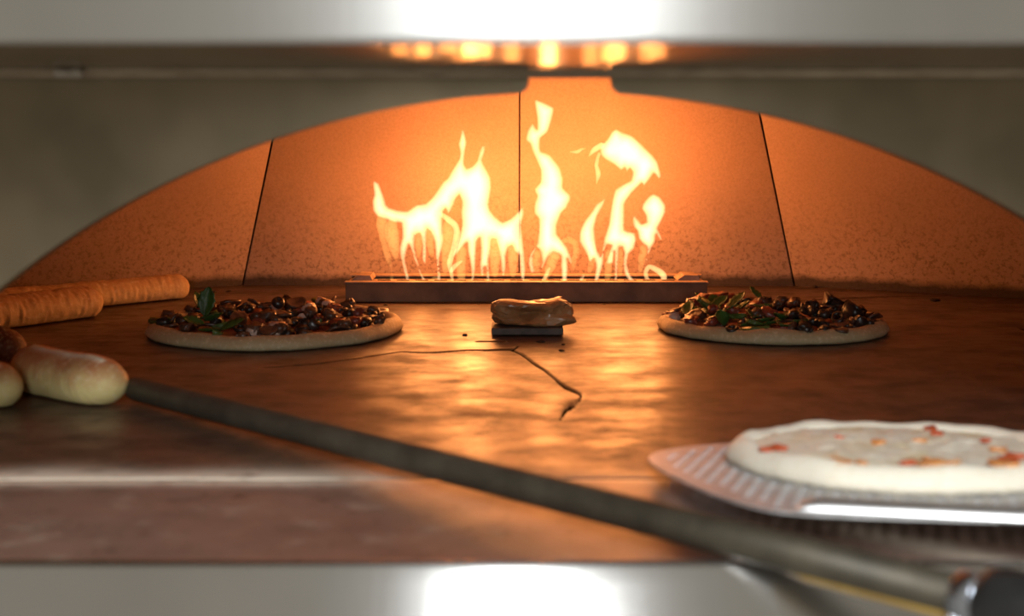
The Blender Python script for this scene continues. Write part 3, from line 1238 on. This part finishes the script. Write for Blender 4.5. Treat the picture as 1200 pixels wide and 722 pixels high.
spots = [(900, 531, 'tomato', .008), (914, 528, 'tomato', .006), (928, 543, 'tomato', .011), (942, 545, 'tomato', .008), (984, 516, 'tomato', .004),
         (1090, 506, 'tomato', .006), (1098, 511, 'tomato', .006), (1103, 546, 'tomatoorange', .011), (1064, 546, 'tomato', .005), (1030, 521, 'tomatoorange', .006),
         (986, 546, 'tomatoorange', .008), (1078, 520, 'tomatoorange', .006), (1170, 530, 'tomatoorange', .006), (1180, 545, 'tomato', .009), (1190, 538, 'tomato', .007),
         (1155, 520, 'tomato', .004), (1010, 546, 'tomatoorange', .005), (1176, 548, 'tomatoorange', .010), (1090, 549, 'tomatoorange', .008)]
for i, (x, y, m_, s) in enumerate(spots):
    px_, py_ = on_pizza(x, y)
    if math.hypot(px_, py_) > RP - .012:
        continue
    b = bm_slice(s, .0022, i * 2 + 1)
    o = obj('sauce_spot', b, M[m_], cheese_p, True, True)
    o.location = (px_, py_, .0150)
    o.rotation_euler = (rnd.uniform(-.15, .15), rnd.uniform(-.15, .15), rnd.uniform(0, 6))

# ------------------------------------------------------------------ breads


def bread(name, label, a, b, r, mat, seed, taper=.35, slash=0, flourtop=0.0, group='rolls', flat=.92, wr=.045):
    a, b = V(a), V(b)
    root_loc = (a + b) / 2
    L = (b - a).length
    d = (b - a).normalized()
    s = V((-d.y, d.x, 0))
    bm = bmesh.new()
    fl = bm.verts.layers.float.new('flour')
    nl_, na = 220, 44
    rings = []
    for i in range(nl_ + 1):
        t_ = i / nl_
        e = min(t_, 1 - t_) * L
        cap = r * (1 + taper)
        k = math.sqrt(max(0.0004, 1 - (1 - min(1, e / cap)) ** 2))
        c = d * (t_ - .5) * L + s * (.004 * math.sin(t_ * 4 + seed))
        row = []
        for j in range(na):
            an = 2 * PI * j / na
            cy_, sz_ = math.cos(an), math.sin(an)
            q = V((t_ * L * 40, cy_ * 1.5, sz_ * 1.5 + seed * 3))
            rr = r * k * (1 + .05 * noise.noise(V((t_ * L * 22, cy_, sz_ + seed))) + wr * noise.noise(V((t_ * L * 230, cy_ * 1.0, sz_ * 1.0 + seed))) + wr * .8 * noise.noise(V((t_ * L * 120, cy_ * 3, sz_ * 3 + seed))))
            f = 0.0
            if slash and sz_ > .2:
                ph = (t_ * slash) % 1.0
                line = abs(ph - .5 - cy_ * .25)
                g = math.exp(-(line / .07) ** 2) * (sz_ - .2)
                rr *= 1 - .05 * g
            if flourtop:
                # torn, floury seam along the top
                off = an - (PI * .56 + .25 * noise.noise(V((t_ * 4, seed, 0))))
                f = math.exp(-(off / .16) ** 2) * flourtop * (1 if .22 < t_ < .9 else 0)
                rr *= 1 + .06 * f + .05 * f * noise.noise(V((t_ * L * 260, off * 9, seed)))
            z = sz_ * rr * flat
            z = max(z, -r * flat * .80)
            v = bm.verts.new(c + s * cy_ * rr + V((0, 0, z + r * flat * .80 + .0004)))
            v[fl] = f
            row.append(v)
        rings.append(row)
    for p, q in zip(rings, rings[1:]):
        for j in range(na):
            bm.faces.new((p[j], p[(j + 1) % na], q[(j + 1) % na], q[j]))
    bm.faces.new(rings[0])
    bm.faces.new(list(reversed(rings[-1])))
    o = obj(name, bm, mat, None, True)
    o.location = (root_loc.x, root_loc.y, 0)
    tag(o, label, 'bread', group)
    return o


def ax(x, y, dz=0.0):
    g = ground(x, y)
    return V((g.x, g.y, 0))


# baguettes at the back left
bread('baguette', 'rear long golden baguette at the far left, nearest the back wall', (-.79, 1.635, 0), (-.462, 1.940, 0), .0205, M['baguette'], 3, .1, 9, group='long loaves at the left', wr=.05)
bread('baguette', 'front golden baguette at the far left, its end lying before the longer one', (-.80, 1.36, 0), (-.537, 1.758, 0), .0235, M['baguette'], 6, .1, 10, group='long loaves at the left', wr=.05)
bread('bread_roll', 'pale floury roll at the left edge beside the end of the steel shaft', (-.462, 1.265, 0), (-.342, 1.165, 0), .0250, M['bread'], 9, .45, 0, 1.0, 'rolls at the left edge', wr=.02)
bread('bread_roll', 'pale roll cut off by the left edge, beside the floury roll', (-.55, 1.215, 0), (-.428, 1.162, 0), .0225, M['bread'], 12, .2, 0, .4, 'rolls at the left edge', wr=.02)
bread('bread_roll', 'dark brown roll at the left edge behind the pale floury roll', (-.62, 1.40, 0), (-.492, 1.355, 0), .0255, M['darkbread'], 15, .35, 0, 0, 'rolls at the left edge', wr=.02)

# ------------------------------------------------------------------ steel shaft lying across the deck
p0 = ground(156, 455, .0115)
p1 = atY(1176, 711, .600)
d = (p1 - p0).normalized()
shaft = thing('tool_shaft', 'long grey steel tool shaft with a black grip lying diagonally across the front', 'tool', (p0 + p1) / 2)
Lp = (p1 - p0).length
bm = bmesh.new()
tube(bm, [p0 + d * (Lp * t_) for t_ in (0, .002, .01, .25, .5, .75, .975)], [.006, .0095, .0108, .0106, .0104, .0102, .0100], 20)
o = obj('shaft', bm, M['pole'], shaft)
bm = bmesh.new()
tube(bm, [p0 + d * (Lp * t_) + V((-.001, -.0030, -.0082)) for t_ in (.85, .87, .965, .97)], [.001, .0036, .0036, .001], 10)
obj('edge_strip', bm, M['yellowstrip'], shaft)  # mustard-coloured strip along the lower side of the shaft's near end
bm = bmesh.new()
tube(bm, [p0 + d * (Lp * t_) for t_ in (.972, .974, .986, .988)], [.0105, .0125, .0132, .0125], 20)
obj('ferrule', bm, M['ferrule'], shaft)
bm = bmesh.new()
tube(bm, [p0 + d * (Lp * t_) for t_ in (.987, .990, 1.0, 1.03, 1.12, 1.2)], [.012, .0165, .0185, .0180, .0165, .016], 24)
obj('grip', bm, M['grip'], shaft)

# ------------------------------------------------------------------ crumbs
cr_px = [(436, 361, .0022), (452, 357, .0016), (794, 364, .0024), (708, 356, .0014), (1096, 352, .004), (545, 392, .0022), (634, 400, .0026), (660, 403, .0015), (658, 410, .0018),
         (560, 356, .0014), (250, 342, .003), (268, 341, .002), (955, 336, .003), (672, 354, .0012), (410, 359, .0015)]
crumb0 = None
for i, (x, y, s) in enumerate(cr_px):
    g = ground(x, y)
    if crumb0 is None:
        bm = bmesh.new()
        bmesh.ops.create_icosphere(bm, subdivisions=2, radius=1)
        for v in bm.verts:
            v.co *= 1 + .35 * noise.noise(v.co * 1.5)
            v.co.z = max(v.co.z * .6, -.3)
        o = crumb0 = obj('charred_crumb', bm, M['char'])
    else:
        o = crumb0.copy()
        COL.objects.link(o)
    o.location = (g.x, g.y, s * .3 - .001)
    o.scale = (s * 1.5, s * 2, s)
    o.rotation_euler = (0, 0, i * 1.3)
    tag(o, 'tiny black charred crumb lying on the brown deck stone', 'crumb', 'charred crumbs on the deck')

# ------------------------------------------------------------------ light


def point(name, loc, w, col, r):
    l = bpy.data.lights.new(name, 'POINT')
    l.energy = w
    l.color = col
    l.shadow_soft_size = r
    o = bpy.data.objects.new(name, l)
    COL.objects.link(o)
    o.location = loc
    return o


FC = (1.0, .315, .068)
glow = [(442, 232, .5), (470, 262, .8), (498, 250, 1.0), (525, 216, .9), (552, 250, 1.6), (551, 215, 1.6), (568, 230, 1.3), (600, 266, .9), (540, 290, .6), (492, 296, .5),
        (637, 130, .9), (641, 245, 1.4), (643, 285, 1.1), (644, 215, 1.2), (691, 270, .7), (712, 172, 1.3), (736, 177, 2.0), (757, 192, 1.2), (724, 235, .9), (720, 275, 1.0), (770, 245, .7), (757, 280, .8)]
for x, y, w in glow:
    point('flame_glow', atY(x, y, YFL - .004), w * .27, FC, .012)


def area(name, loc, target, sx, sy, w, col):
    l = bpy.data.lights.new(name, 'AREA')
    l.shape = 'RECTANGLE'
    l.size, l.size_y = sx, sy
    l.energy = w
    l.color = col
    o = bpy.data.objects.new(name, l)
    COL.objects.link(o)
    o.location = loc
    o.rotation_euler = (V(target) - V(loc)).to_track_quat('-Z', 'Y').to_euler()
    return o


area('ceiling_lamp', (.0, -1.5, 1.55), (0, .8, 0), .075, 1.0, 66, (.93, .97, 1.0))
area('kitchen_window', (.06, -1.6, .70), (0.03, .8, .25), .38, .8, 19, (.95, .98, 1.0))

w = bpy.data.worlds.new('kitchen')
SC.world = w
w.use_nodes = True
bg = w.node_tree.nodes['Background']
bg.inputs[0].default_value = (.56, .51, .43, 1)
bg.inputs[1].default_value = .62

vs = SC.view_settings
vs.view_transform = 'Standard'
vs.look = 'None'
vs.exposure = 0
vs.gamma = 1
vs.use_curve_mapping = False
SC.cycles.use_denoising = True
SC.cycles.sample_clamp_indirect = 6
SC.cycles.max_bounces = 10
